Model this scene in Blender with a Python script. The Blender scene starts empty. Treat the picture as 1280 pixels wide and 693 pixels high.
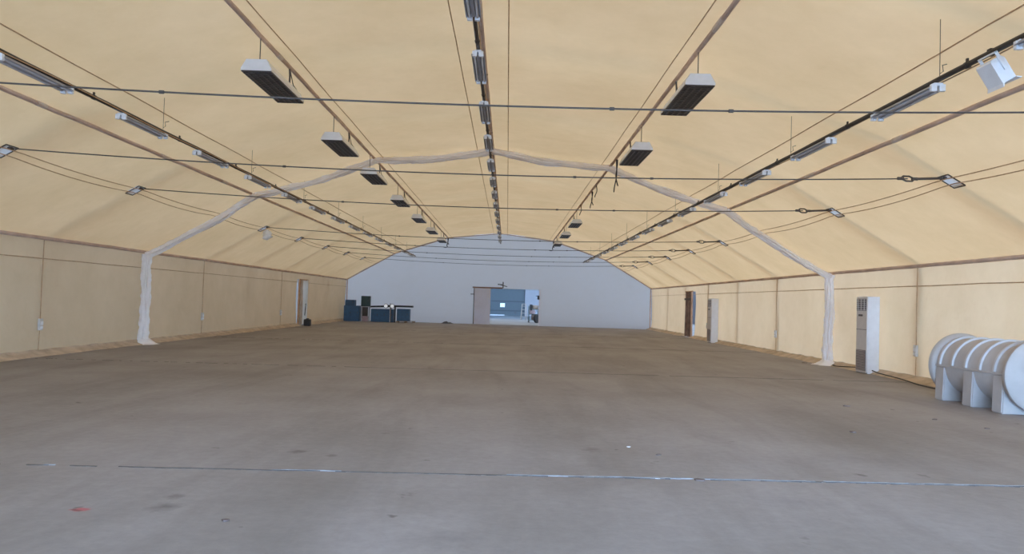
import bpy, bmesh, math, random
from mathutils import Vector, Matrix, noise
random.seed(7)
scene = bpy.context.scene
C = scene.collection
PI = math.pi

# ------------------------------------------------------------------ materials
def new_mat(name):
    m = bpy.data.materials.new(name); m.use_nodes = True
    nt = m.node_tree
    for n in list(nt.nodes): nt.nodes.remove(n)
    out = nt.nodes.new('ShaderNodeOutputMaterial')
    return m, nt, out

def N(nt, kind, **kw):
    n = nt.nodes.new(kind)
    for k, v in kw.items():
        if k in n.inputs.keys(): n.inputs[k].default_value = v
        else: setattr(n, k, v)
    return n

def mottled(nt, c1, c2, scale, lo=0.35, hi=0.65, detail=5.0, stretch=(1, 1, 1)):
    tc = N(nt, 'ShaderNodeTexCoord')
    mp = N(nt, 'ShaderNodeMapping'); mp.inputs['Scale'].default_value = stretch
    nt.links.new(tc.outputs['Object'], mp.inputs['Vector'])
    nz = N(nt, 'ShaderNodeTexNoise', Scale=scale, Detail=detail, Roughness=0.6)
    nt.links.new(mp.outputs['Vector'], nz.inputs['Vector'])
    rp = N(nt, 'ShaderNodeValToRGB')
    rp.color_ramp.elements[0].position = lo; rp.color_ramp.elements[0].color = (*c1, 1)
    rp.color_ramp.elements[1].position = hi; rp.color_ramp.elements[1].color = (*c2, 1)
    nt.links.new(nz.outputs['Fac'], rp.inputs['Fac'])
    return rp.outputs['Color'], nz, mp

def solid(name, col, rough=0.6, metal=0.0, var=0.12, scale=6.0, bump=0.0, spec=0.5):
    m, nt, out = new_mat(name)
    c1 = tuple(max(0, c * (1 - var)) for c in col); c2 = tuple(min(1, c * (1 + var)) for c in col)
    colr, nz, mp = mottled(nt, c1, c2, scale)
    b = N(nt, 'ShaderNodeBsdfPrincipled', Roughness=rough, Metallic=metal)
    b.inputs['Specular IOR Level'].default_value = spec
    nt.links.new(colr, b.inputs['Base Color'])
    if bump:
        bp = N(nt, 'ShaderNodeBump', Strength=bump, Distance=0.02)
        nt.links.new(nz.outputs['Fac'], bp.inputs['Height']); nt.links.new(bp.outputs['Normal'], b.inputs['Normal'])
    nt.links.new(b.outputs['BSDF'], out.inputs['Surface'])
    return m

def fabric(name, dcol, tcol, fac, scale=0.35, var=0.08, bump=0.25):
    """coated tent cloth: part of the daylight comes through, part is reflected"""
    m, nt, out = new_mat(name)
    tc = N(nt, 'ShaderNodeTexCoord')
    n1 = N(nt, 'ShaderNodeTexNoise', Scale=scale, Detail=6.0, Roughness=0.62)
    n2 = N(nt, 'ShaderNodeTexNoise', Scale=2.1, Detail=8.0, Roughness=0.7)
    nt.links.new(tc.outputs['Object'], n1.inputs['Vector'])
    nt.links.new(tc.outputs['Object'], n2.inputs['Vector'])
    ad = N(nt, 'ShaderNodeMath', operation='ADD')
    mu = N(nt, 'ShaderNodeMath', operation='MULTIPLY'); mu.inputs[1].default_value = 0.45
    nt.links.new(n2.outputs['Fac'], mu.inputs[0])
    nt.links.new(n1.outputs['Fac'], ad.inputs[0]); nt.links.new(mu.outputs[0], ad.inputs[1])
    def ramp(col):
        r = N(nt, 'ShaderNodeValToRGB')
        r.color_ramp.elements[0].position = 0.5; r.color_ramp.elements[1].position = 0.92
        r.color_ramp.elements[0].color = (*[c * (1 - var * k) for c, k in zip(col, (1.0, 1.2, 1.7))], 1)
        r.color_ramp.elements[1].color = (*[c * (1 + var * k) for c, k in zip(col, (0.6, 0.7, 0.9))], 1)
        nt.links.new(ad.outputs[0], r.inputs['Fac'])
        return r.outputs['Color']
    d = N(nt, 'ShaderNodeBsdfDiffuse', Roughness=0.3); t = N(nt, 'ShaderNodeBsdfTranslucent')
    nt.links.new(ramp(dcol), d.inputs['Color']); nt.links.new(ramp(tcol), t.inputs['Color'])
    n3 = N(nt, 'ShaderNodeTexNoise', Scale=0.8, Detail=4.0, Roughness=0.5)
    nt.links.new(tc.outputs['Object'], n3.inputs['Vector'])
    bp = N(nt, 'ShaderNodeBump', Strength=bump, Distance=0.25)
    nt.links.new(n3.outputs['Fac'], bp.inputs['Height'])
    nt.links.new(bp.outputs['Normal'], d.inputs['Normal'])
    mx = N(nt, 'ShaderNodeMixShader', Fac=fac)
    nt.links.new(d.outputs['BSDF'], mx.inputs[1]); nt.links.new(t.outputs['BSDF'], mx.inputs[2])
    nt.links.new(mx.outputs['Shader'], out.inputs['Surface'])
    return m

def concrete(name):
    m, nt, out = new_mat(name)
    L = nt.links.new
    tc = N(nt, 'ShaderNodeTexCoord')
    col, nz, mp = mottled(nt, (0.262, 0.243, 0.240), (0.34, 0.322, 0.328), 0.45, 0.36, 0.66, 8.0, (1, 0.8, 1))
    # fine grain
    g = N(nt, 'ShaderNodeTexNoise', Scale=9.0, Detail=8.0, Roughness=0.75); L(tc.outputs['Object'], g.inputs['Vector'])
    gr = N(nt, 'ShaderNodeValToRGB')
    gr.color_ramp.elements[0].position = 0.3; gr.color_ramp.elements[0].color = (0.86, 0.86, 0.86, 1)
    gr.color_ramp.elements[1].position = 0.7; gr.color_ramp.elements[1].color = (1.06, 1.06, 1.06, 1)
    L(g.outputs['Fac'], gr.inputs['Fac'])
    m1 = N(nt, 'ShaderNodeMixRGB', blend_type='MULTIPLY', Fac=1.0); L(col, m1.inputs[1]); L(gr.outputs['Color'], m1.inputs[2])
    # long sweeping tracks
    mp2 = N(nt, 'ShaderNodeMapping'); mp2.inputs['Scale'].default_value = (0.55, 0.09, 1); mp2.inputs['Rotation'].default_value = (0, 0, 1.25)
    L(tc.outputs['Object'], mp2.inputs['Vector'])
    s = N(nt, 'ShaderNodeTexNoise', Scale=2.0, Detail=6.0, Roughness=0.6, Distortion=0.7); L(mp2.outputs['Vector'], s.inputs['Vector'])
    sr = N(nt, 'ShaderNodeValToRGB')
    sr.color_ramp.elements[0].position = 0.33; sr.color_ramp.elements[0].color = (0.86, 0.85, 0.84, 1)
    sr.color_ramp.elements[1].position = 0.56; sr.color_ramp.elements[1].color = (1.03, 1.03, 1.03, 1)
    L(s.outputs['Fac'], sr.inputs['Fac'])
    m2 = N(nt, 'ShaderNodeMixRGB', blend_type='MULTIPLY', Fac=1.0); L(m1.outputs[0], m2.inputs[1]); L(sr.outputs['Color'], m2.inputs[2])
    # dark specks
    vo = N(nt, 'ShaderNodeTexNoise', Scale=3.2, Detail=3.0, Roughness=0.55); L(tc.outputs['Object'], vo.inputs['Vector'])
    vr = N(nt, 'ShaderNodeValToRGB')
    vr.color_ramp.elements[0].position = 0.245; vr.color_ramp.elements[0].color = (0.5, 0.48, 0.47, 1)
    vr.color_ramp.elements[1].position = 0.30; vr.color_ramp.elements[1].color = (1, 1, 1, 1)
    L(vo.outputs['Fac'], vr.inputs['Fac'])
    m3 = N(nt, 'ShaderNodeMixRGB', blend_type='MULTIPLY', Fac=1.0); L(m2.outputs[0], m3.inputs[1]); L(vr.outputs['Color'], m3.inputs[2])
    cur = m3.outputs[0]
    # single marks with a shape of their own: (x, y, rx, ry, colour, softness)
    for (x, y, rx, ry, c, so) in MARKS:
        mm = N(nt, 'ShaderNodeMapping', vector_type='TEXTURE')
        mm.inputs['Location'].default_value = (x, y, 0); mm.inputs['Scale'].default_value = (rx, ry, 1)
        L(tc.outputs['Object'], mm.inputs['Vector'])
        nn = N(nt, 'ShaderNodeTexNoise', Scale=1.6, Detail=5.0); L(mm.outputs['Vector'], nn.inputs['Vector'])
        ln = N(nt, 'ShaderNodeVectorMath', operation='LENGTH'); L(mm.outputs['Vector'], ln.inputs[0])
        a = N(nt, 'ShaderNodeMath', operation='MULTIPLY_ADD'); a.inputs[1].default_value = 1.3; L(nn.outputs['Fac'], a.inputs[0]); L(ln.outputs['Value'], a.inputs[2])
        mr = N(nt, 'ShaderNodeMapRange'); mr.inputs['From Min'].default_value = 1.55 + so * 0.15; mr.inputs['From Max'].default_value = 1.55 - so
        mr.inputs['To Min'].default_value = 0; mr.inputs['To Max'].default_value = 1
        L(a.outputs[0], mr.inputs['Value'])
        mx = N(nt, 'ShaderNodeMixRGB', blend_type='MULTIPLY'); L(mr.outputs['Result'], mx.inputs[0]); L(cur, mx.inputs[1]); mx.inputs[2].default_value = (*c, 1)
        cur = mx.outputs[0]
    b = N(nt, 'ShaderNodeBsdfPrincipled', Roughness=0.62)
    b.inputs['Specular IOR Level'].default_value = 0.35
    L(cur, b.inputs['Base Color'])
    bp = N(nt, 'ShaderNodeBump', Strength=0.12, Distance=0.02); L(g.outputs['Fac'], bp.inputs['Height']); L(bp.outputs['Normal'], b.inputs['Normal'])
    L(b.outputs['BSDF'], out.inputs['Surface'])
    return m

MARKS = [(-2.38, 5.43, 0.085, 0.055, (1.6, 0.5, 0.58), 0.4), (-1.85, 5.55, 0.14, 0.14, (0.55, 0.55, 0.55), 0.8),
         (-1.9, 5.85, 0.09, 0.10, (0.68, 0.66, 0.66), 0.6), (1.5, 8.2, 0.13, 0.16, (0.72, 0.7, 0.7), 0.7),
         (-1.46, 7.64, 0.11, 0.10, (0.6, 0.58, 0.58), 0.5), (-1.1, 7.5, 0.07, 0.08, (0.66, 0.64, 0.63), 0.5), (-3.5, 9.5, 1.6, 0.9, (0.86, 0.84, 0.83), 1.2),
         (4.5, 8.0, 1.4, 0.5, (0.86, 0.86, 0.87), 1.0), (0.2, 5.0, 0.3, 0.25, (0.8, 0.8, 0.8), 0.9), (-5.5, 14.5, 2.2, 1.0, (0.84, 0.82, 0.80), 1.2),
         (-3.1, 4.9, 0.35, 0.3, (0.8, 0.8, 0.8), 0.9), (2.9, 6.2, 0.4, 0.25, (0.85, 0.85, 0.86), 0.9)]

M = {}
M['floor'] = concrete('concrete')
M['roof'] = fabric('roof_cloth', (0.82, 0.65, 0.45), (0.84, 0.54, 0.28), 0.5)
M['wall'] = fabric('wall_cloth', (0.80, 0.67, 0.47), (0.82, 0.54, 0.315), 0.48, scale=0.5, var=0.06, bump=0.8)
M['gable'] = fabric('gable_sheet', (0.84, 0.84, 0.93), (0.98, 0.96, 0.97), 0.86, scale=0.3, var=0.03, bump=0.1)
M['wrap'] = fabric('white_wrap', (0.97, 0.94, 0.93), (0.8, 0.75, 0.72), 0.15, scale=2.5, var=0.05, bump=0.5)
M['tape'] = solid('pale_tape', (0.62, 0.52, 0.45), 0.7, var=0.1)
M['sleeve'] = solid('sleeve', (0.56, 0.42, 0.35), 0.8, var=0.2, scale=1.5)
M['rope'] = solid('rope', (0.52, 0.33, 0.19), 0.85, var=0.15)
M['steel'] = solid('dark_steel', (0.085, 0.072, 0.064), 0.65, 0.0, var=0.2)
M['rail'] = solid('rail_paint', (0.045, 0.038, 0.034), 0.5, 0.2, var=0.2)
M['galv'] = solid('galvanised', (0.42, 0.41, 0.42), 0.5, 0.3, var=0.15)
M['lampgrey'] = solid('batten_grey', (0.36, 0.38, 0.44), 0.45, 0.2, var=0.1)
M['tube'] = solid('tube_glass', (0.62, 0.65, 0.72), 0.25, var=0.03)
M['white'] = solid('white_paint', (0.80, 0.82, 0.86), 0.45, var=0.04)
M['louvre'] = solid('louvre_dark', (0.055, 0.05, 0.052), 0.35, 0.2, var=0.25, scale=8)
M['louvre2'] = solid('louvre_strip', (0.075, 0.068, 0.068), 0.35, 0.2, var=0.2, scale=8)
M['black'] = solid('black_rubber', (0.025, 0.024, 0.026), 0.6, var=0.2)
M['acwhite'] = solid('ac_white', (0.78, 0.80, 0.84), 0.4, var=0.03)
M['accream'] = solid('ac_front', (0.66, 0.63, 0.61), 0.45, var=0.04)
M['acdark'] = solid('ac_grille', (0.10, 0.09, 0.10), 0.5, var=0.15)
M['acmid'] = solid('ac_slat', (0.42, 0.37, 0.36), 0.5, var=0.1)
M['poly'] = solid('grey_polyethylene', (0.45, 0.42, 0.41), 0.6, var=0.07, scale=3)
M['polydaylit'] = solid('daylit_polyethylene', (0.56, 0.55, 0.56), 0.6, var=0.05, scale=3)  # paler copy of the tank grey: daylight on the ribs put into the colour
M['blue'] = solid('blue_paint', (0.032, 0.095, 0.19), 0.5, var=0.12)
M['blue2'] = solid('blue_paint_dull', (0.03, 0.075, 0.14), 0.55, var=0.12)
M['greenbox'] = solid('dark_green_paint', (0.02, 0.05, 0.052), 0.5, var=0.1)
M['door'] = solid('door_blue', (0.026, 0.034, 0.040), 0.5, var=0.06)
M['doordark'] = solid('door_groove', (0.006, 0.010, 0.016), 0.5, var=0.06)
M['sheet'] = solid('pale_sheet', (0.62, 0.66, 0.82), 0.7, var=0.05, scale=1.2)
M['rust'] = solid('rusty_rail', (0.22, 0.13, 0.10), 0.7, var=0.2)
M['brownplastic'] = solid('brown_sheeting', (0.22, 0.15, 0.125), 0.5, var=0.4, scale=3.5, bump=0.5)
M['curtain'] = fabric('door_curtain', (0.75, 0.72, 0.68), (0.92, 0.90, 0.85), 0.6, scale=1.2, var=0.08)
M['patch'] = fabric('patch_cloth', (0.72, 0.68, 0.64), (0.62, 0.58, 0.56), 0.6, scale=2.0)
M['skirt'] = solid('dusty_skirt', (0.52, 0.42, 0.32), 0.85, var=0.2, scale=2.5, bump=0.4)
M['mortar'] = solid('joint_mortar', (0.33, 0.34, 0.37), 0.85, var=0.25, scale=8)
M['gap'] = solid('joint_gap', (0.09, 0.085, 0.085), 0.9, var=0.3)
M['yard'] = solid('yard_concrete', (0.38, 0.39, 0.41), 0.8, var=0.12, scale=0.6)
M['facade'] = solid('white_facade', (0.24, 0.215, 0.225), 0.7, var=0.03, scale=0.8)
M['paper'] = solid('paper_sign', (0.85, 0.87, 0.9), 0.6, var=0.02)
M['greenmetal'] = solid('green_metal', (0.10, 0.14, 0.12), 0.5, var=0.2)
M['wood'] = solid('pallet_wood', (0.32, 0.25, 0.2), 0.8, var=0.2)
M['pinkbox'] = solid('pinkish_card', (0.42, 0.30, 0.31), 0.8, var=0.15)
M['reflector'] = solid('reflector', (0.9, 0.9, 0.92), 0.25, var=0.01)
M['lit'] = new_mat('lamp_lens')[0]
_nt = M['lit'].node_tree; _e = N(_nt, 'ShaderNodeEmission', Strength=1.3); _e.inputs['Color'].default_value = (0.95, 0.97, 1, 1)
_nt.links.new(_e.outputs[0], [n for n in _nt.nodes if n.type == 'OUTPUT_MATERIAL'][0].inputs['Surface'])
M['scrap'] = solid('dark_scrap', (0.17, 0.13, 0.12), 0.9, var=0.3)
M['palescrap'] = solid('pale_scrap', (0.62, 0.60, 0.58), 0.9, var=0.1)
M['tarp'] = solid('dark_tarp', (0.07, 0.07, 0.08), 0.7, var=0.3)

# ------------------------------------------------------------------ mesh helpers
class MB:
    def __init__(s): s.bm = bmesh.new()
    def box(s, cx, cy, cz, sx, sy, sz, rot=None, bev=0.0):
        r = bmesh.ops.create_cube(s.bm, size=1.0)
        vs = r['verts']
        bmesh.ops.scale(s.bm, vec=(sx, sy, sz), verts=vs)
        if bev:
            ed = list({e for v in vs for e in v.link_edges})
            rr = bmesh.ops.bevel(s.bm, geom=ed, offset=bev, segments=2, affect='EDGES', profile=0.5)
            vs = list({v for f in rr['faces'] for v in f.verts} | {v for v in vs if v.is_valid})
        if rot is not None: bmesh.ops.rotate(s.bm, cent=(0, 0, 0), matrix=rot, verts=vs)
        bmesh.ops.translate(s.bm, vec=(cx, cy, cz), verts=vs)
        return s
    def tube(s, pts, r, n=8, cap=True, rf=None):
        pts = [Vector(p) for p in pts]
        rings = []
        for i, p in enumerate(pts):
            t = (pts[min(i + 1, len(pts) - 1)] - pts[max(i - 1, 0)]).normalized()
            up = Vector((0, 0, 1)) if abs(t.z) < 0.9 else Vector((1, 0, 0))
            a = t.cross(up).normalized(); b = a.cross(t).normalized()
            ring = []
            for k in range(n):
                an = 2 * PI * k / n
                rr = r if rf is None else rf(i, an, p)
                ring.append(s.bm.verts.new(p + (a * math.cos(an) + b * math.sin(an)) * rr))
            rings.append(ring)
        for i in range(len(rings) - 1):
            for k in range(n):
                s.bm.faces.new((rings[i][k], rings[i][(k + 1) % n], rings[i + 1][(k + 1) % n], rings[i + 1][k]))
        if cap and n > 2:
            s.bm.faces.new(rings[0][::-1]); s.bm.faces.new(rings[-1])
        return s
    def lathe_y(s, cx, cz, prof, n=40):
        """rings about an axis along Y: prof = [(y, radius), ...]"""
        rings = []
        for y, r in prof:
            rings.append([s.bm.verts.new((cx + r * math.cos(2 * PI * k / n), y, cz + r * math.sin(2 * PI * k / n))) for k in range(n)])
        for i in range(len(rings) - 1):
            for k in range(n):
                s.bm.faces.new((rings[i][k], rings[i + 1][k], rings[i + 1][(k + 1) % n], rings[i][(k + 1) % n]))
        s.bm.faces.new(rings[0]); s.bm.faces.new(rings[-1][::-1])
        return s
    def lathe_z(s, cx, cy, prof, n=20):
        rings = [[s.bm.verts.new((cx + r * math.cos(2 * PI * k / n), cy + r * math.sin(2 * PI * k / n), z)) for k in range(n)] for z, r in prof]
        for i in range(len(rings) - 1):
            for k in range(n):
                s.bm.faces.new((rings[i][k], rings[i][(k + 1) % n], rings[i + 1][(k + 1) % n], rings[i + 1][k]))
        s.bm.faces.new(rings[0][::-1]); s.bm.faces.new(rings[-1])
        return s
    def prism_y(s, poly, y0, y1):
        a = [s.bm.verts.new((x, y0, z)) for x, z in poly]; b = [s.bm.verts.new((x, y1, z)) for x, z in poly]
        n = len(poly)
        s.bm.faces.new(a); s.bm.faces.new(b[::-1])
        for k in range(n): s.bm.faces.new((a[k], b[k], b[(k + 1) % n], a[(k + 1) % n]))
        return s
    def grid(s, fn, nu, nv, skip=None):
        vs = [[s.bm.verts.new(fn(i / nu, j / nv)) for j in range(nv + 1)] for i in range(nu + 1)]
        for i in range(nu):
            for j in range(nv):
                if skip and skip(i, j): continue
                s.bm.faces.new((vs[i][j], vs[i + 1][j], vs[i + 1][j + 1], vs[i][j + 1]))
        return s
    def quad(s, *ps):
        s.bm.faces.new([s.bm.verts.new(p) for p in ps]); return s
    def build(s, name, mat, parent=None, smooth=False, loc=None, weld=False):
        if weld: bmesh.ops.remove_doubles(s.bm, verts=s.bm.verts, dist=1e-4)
        bmesh.ops.recalc_face_normals(s.bm, faces=s.bm.faces)
        me = bpy.data.meshes.new(name); s.bm.to_mesh(me); s.bm.free()
        me.materials.append(mat)
        if smooth:
            for p in me.polygons: p.use_smooth = True
            try: me.set_sharp_from_angle(angle=math.radians(40))
            except Exception: pass
        o = bpy.data.objects.new(name, me); C.objects.link(o)
        if parent: o.parent = parent
        if loc: o.location = loc
        return o

def tag(o, label=None, cat=None, group=None, kind=None):
    if label: o['label'] = label
    if cat: o['category'] = cat
    if group: o['group'] = group
    if kind: o['kind'] = kind
    return o
def thing(name, label, cat, loc=(0, 0, 0), rz=0, group=None):
    o = bpy.data.objects.new(name, None); o.empty_display_size = 0.1; C.objects.link(o)
    o.location = loc; o.rotation_euler = (0, 0, rz)
    return tag(o, label, cat, group)
def struct(o): return tag(o, kind='structure')
def kids(o): return [x for x in C.objects if x.parent == o]
def copy_tree(o, label, loc, parent=None, rz=None):
    c = o.copy(); C.objects.link(c)
    if parent: c.parent = parent
    else: c['label'] = label; c.location = loc
    if rz is not None: c.rotation_euler.z = rz
    for ch in kids(o): copy_tree(ch, None, None, c)
    return c
ORD = ['nearest', 'second', 'third', 'fourth', 'fifth', 'sixth', 'seventh', 'eighth', 'ninth', 'tenth', 'eleventh', 'twelfth', 'thirteenth', 'fourteenth', 'fifteenth', 'sixteenth']
def nth(i): return 'nearest' if i == 0 else ORD[i] + ' nearest'

# ------------------------------------------------------------------ hall section
EYE = 1.545
Y0, YB = -1.0, 50.3           # front and back ends
SEC = [(-10, 2.66), (-6.9, 4.48), (-3.42, 5.62), (0, 6.0), (3.42, 5.62), (6.9, 4.48), (10, 2.66)]
FR = [12.9 + 4.6 * k for k in range(-4, 9)]      # frame positions, index k+4
FY = lambda k: 12.9 + 4.6 * k
def roof_z(x):
    for (x0, z0), (x1, z1) in zip(SEC, SEC[1:]):
        if x0 <= x <= x1: return z0 + (z1 - z0) * (x - x0) / (x1 - x0)

# floor slab and yard outside
struct(MB().grid(lambda u, v: (-10.4 + 20.8 * u, Y0 - 0.4 + (YB + 0.9 - Y0) * v, 0.0), 8, 24).build('floor', M['floor']))
yd = MB(); yd.box(0, 30, -0.16, 260, 260, 0.28)
struct(yd.build('ground', M['yard']))
# unseen hall block, added along the left side to shade that wall and roof
nb = MB(); nb.prism_y([(-30.0, -0.02), (-14.2, -0.02), (-14.2, 4.6), (-17.5, 6.6), (-22.0, 7.6), (-26.5, 6.6), (-30.0, 4.6)], 2.0, 64.0)
struct(nb.build('trim_41', M['yard']))

# roof cloth
def roof():
    m = MB(); SUB = 10; ny = 160
    cut = [(10 - 8.11) / 3.1, (10 - 7.89) / 3.1]
    cols = []
    for si, (a, b) in enumerate(zip(SEC, SEC[1:])):
        ts = [k / SUB for k in range(SUB)]
        if si in (0, 5):
            c2 = [1.0 - (1 - c) for c in cut] if si == 0 else [1 - c for c in cut]
            ts = sorted([t for t in ts if all(abs(t - c) > 0.03 for c in c2)] + c2)
        for t in ts: cols.append((a, b, t))
    cols.append((SEC[-2], SEC[-1], 1.0))
    rods = [FY(k) for k in (-1, 0, 1, 3, 4, 5, 6, 7)]
    ys = [Y0 + (YB - Y0) * q / ny for q in range(ny + 1)]
    cy = [f + e for f in rods for e in (-0.13, 0.13)]
    ys = sorted([y for y in ys if all(abs(y - c) > 0.07 for c in cy)] + cy)
    vs = []
    for (a, b, t) in cols:
        row = []
        for y in ys:
            x = a[0] + (b[0] - a[0]) * t; z = a[1] + (b[1] - a[1]) * t
            nx, nz = -(b[1] - a[1]), (b[0] - a[0]); l = math.hypot(nx, nz); nx, nz = nx / l, nz / l
            fr = ((y - 12.9) / 4.6) % 1.0
            env = math.sin(PI * t); lift = math.sin(PI * fr)
            d = 0.05 * lift * env
            d += env * (0.3 + 0.7 * lift) * 0.045 * noise.noise(Vector((x * 0.35, y * 0.3, 3.1)))
            d += env * 0.012 * noise.noise(Vector((x * 1.1, y * 0.9, 9.1)))
            row.append(m.bm.verts.new((x + nx * d, y, z + nz * d)))
        vs.append(row)
    for i in range(len(vs) - 1):
        for j in range(len(ys) - 1):
            xm = abs(vs[i][j].co.x + vs[i + 1][j].co.x) / 2; y = (ys[j] + ys[j + 1]) / 2
            if abs(xm - 8.0) < 0.1 and any(abs(y - f) < 0.12 for f in rods): continue
            m.bm.faces.new((vs[i][j], vs[i + 1][j], vs[i + 1][j + 1], vs[i][j + 1]))
    o = m.build('ceiling', M['roof'])
    for p in o.data.polygons: p.use_smooth = True
    return struct(o)
roof()

# side wall cloth with a doorway each
DOORY = (38.75, 40.25)
def side_wall(sx, name):
    m = MB(); nz = 14
    ys = []
    y = Y0
    while y < YB - 0.01:
        ys.append(y); y += 0.3
    ys.append(YB)
    ys = sorted(set([round(v, 3) for v in ys if abs(v - DOORY[0]) > 0.12 and abs(v - DOORY[1]) > 0.12] + list(DOORY)))
    grid = []
    zs = [2.66 * k / nz for k in range(nz + 1)]
    zs[12] = 2.34
    for y in ys:
        row = []
        for z in zs:
            fr = ((y - 12.9) / 4.6) % 1.0
            env = math.sin(PI * z / 2.66) ** 0.7 if 0 < z < 2.66 else 0
            d = 0.10 * math.sin(PI * fr) * env
            d += env * 0.05 * noise.noise(Vector((y * 0.5, z * 0.6, sx * 5)))
            low = max(0, 1 - z / 1.1)
            d += low * 0.035 * noise.noise(Vector((y * 2.2 + z * 1.5, z * 0.8, sx * 2)))
            row.append(m.bm.verts.new((sx * (10 + d), y, z)))
        grid.append(row)
    for i in range(len(ys) - 1):
        for k in range(nz):
            if ys[i] >= DOORY[0] - 1e-3 and ys[i + 1] <= DOORY[1] + 1e-3 and k < 12: continue
            m.bm.faces.new((grid[i][k], grid[i + 1][k], grid[i + 1][k + 1], grid[i][k + 1]))
    o = m.build(name, M['wall'])
    for p in o.data.polygons: p.use_smooth = True
    return struct(o)
side_wall(-1, 'wall_left'); side_wall(1, 'wall_right')

# end walls
def end_wall(name, y, openings, mat, th):
    # one cloth sheet: outline with the openings cut out, columns sharing their edges
    xs = sorted(set([p[0] for p in SEC] + [v for o in openings for v in o[:2]]))
    hs = sorted(set([0.0] + [o[2] for o in openings]))
    m = MB()
    for x0, x1 in zip(xs, xs[1:]):
        zb = 0.0
        for (a, b, h) in openings:
            if x0 >= a - 1e-6 and x1 <= b + 1e-6: zb = h
        lv = [h for h in hs if h >= zb]
        for za, zc in zip(lv, lv[1:] + [None]):
            m.quad((x0, y, za), (x1, y, za), (x1, y, roof_z(x1) if zc is None else zc), (x0, y, roof_z(x0) if zc is None else zc))
    bmesh.ops.remove_doubles(m.bm, verts=m.bm.verts, dist=1e-4)
    return struct(m.build(name, mat))
OPX = (-0.55, 2.62); OPH = 2.36
end_wall('wall_front', Y0, [(0.5, 9.7, 4.4)], M['gable'], 0.06)  # unseen wall; its off-centre opening is placed to steer the daylight
end_wall('wall_back', YB, [(OPX[0], OPX[1], OPH)], M['gable'], 0.06)

# frames standing outside the cloth: their shade shows on it
for k, y in enumerate(FR):
    if abs(y - FY(2)) < 0.1 or y < Y0: continue
    m = MB()
    out = [(x + (0.2 if x > 0 else -0.2 if x < 0 else 0), z + dz) for (x, z), dz in zip(SEC, (0.12, 0.22, 0.9, 1.0, 0.9, 0.22, 0.12))]
    pth = [(out[0][0], y, -0.02)] + [(x, y, z) for x, z in out] + [(out[-1][0], y, -0.02)]
    for a, b in zip(pth, pth[1:]):
        a, b = Vector(a), Vector(b); d = (b - a).normalized()
        n_ = Vector((0, 1, 0)); q = d.cross(n_)
        vs = []
        for e in (a, b):
            vs.append([m.bm.verts.new(e + n_ * sy * 0.07 + q * sq * 0.06) for sy, sq in ((-1, -1), (1, -1), (1, 1), (-1, 1))])
        for i in range(4): m.bm.faces.new((vs[0][i], vs[0][(i + 1) % 4], vs[1][(i + 1) % 4], vs[1][i]))
    struct(m.build('trim_%d' % (k + 10), M['galv']))

# eave bands and the webbing line below them
ny = 60
for sx, nm in ((-1, 'left'), (1, 'right')):
    e = MB()
    e.tube([(sx * 9.95, Y0 + (YB - Y0) * i / ny, 2.65 + 0.012 * noise.noise(Vector((i * 0.7, sx, 0)))) for i in range(ny + 1)], 0.042, 8)
    struct(e.build('trim_1' if sx < 0 else 'trim_2', M['sleeve'], smooth=True))
    r = MB()
    r.tube([(sx * 9.975, Y0 + (YB - Y0) * i / ny, 2.19 + 0.015 * noise.noise(Vector((i * 0.5, sx * 3, 2)))) for i in range(ny + 1)], 0.012, 6)
    tag(r.build('webbing_rope', M['rope'], smooth=True), 'thin brown rope running along the upper part of the %s cloth wall' % nm, 'rope')
    # dusty cloth skirt lying on the floor at the wall foot
    s = MB(); n2 = 260
    def fn(u, v, sx=sx):
        y = Y0 + (YB - Y0) * u
        w = 0.30 + 0.13 * noise.noise(Vector((y * 0.8, sx, 0)))
        prof = [(0.0, 0.13), (0.25, 0.085), (0.55, 0.05), (0.8, 0.035), (1.0, 0.003)]
        k = min(3, int(v * 4)); f = v * 4 - k
        px = prof[k][0] + (prof[k + 1][0] - prof[k][0]) * f; pz = prof[k][1] + (prof[k + 1][1] - prof[k][1]) * f
        z = max(0.004, pz + 0.03 * noise.noise(Vector((y * 2.3, v * 3, sx * 7))) * (1 - v))
        return (sx * (9.99 - px * w), y, z)
    def sk(i, j):
        y = Y0 + (YB - Y0) * (i + 0.5) / n2
        return DOORY[0] - 0.1 < y < DOORY[1] + 0.1
    struct(s.grid(fn, n2, 8, sk).build('baseboard_%s' % nm, M['skirt'], smooth=True))
# gable outline band
g = MB()
g.tube([(x, YB - 0.02, z - 0.03) for x, z in SEC], 0.03, 6)
struct(g.build('trim_3', M['sleeve']))
g = MB()
for sx in (-1, 1): g.tube([(sx * 9.93, YB - 0.03, 0.0), (sx * 9.93, YB - 0.03, 2.62)], 0.035, 6)
struct(g.build('trim_4', M['sleeve']))

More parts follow.
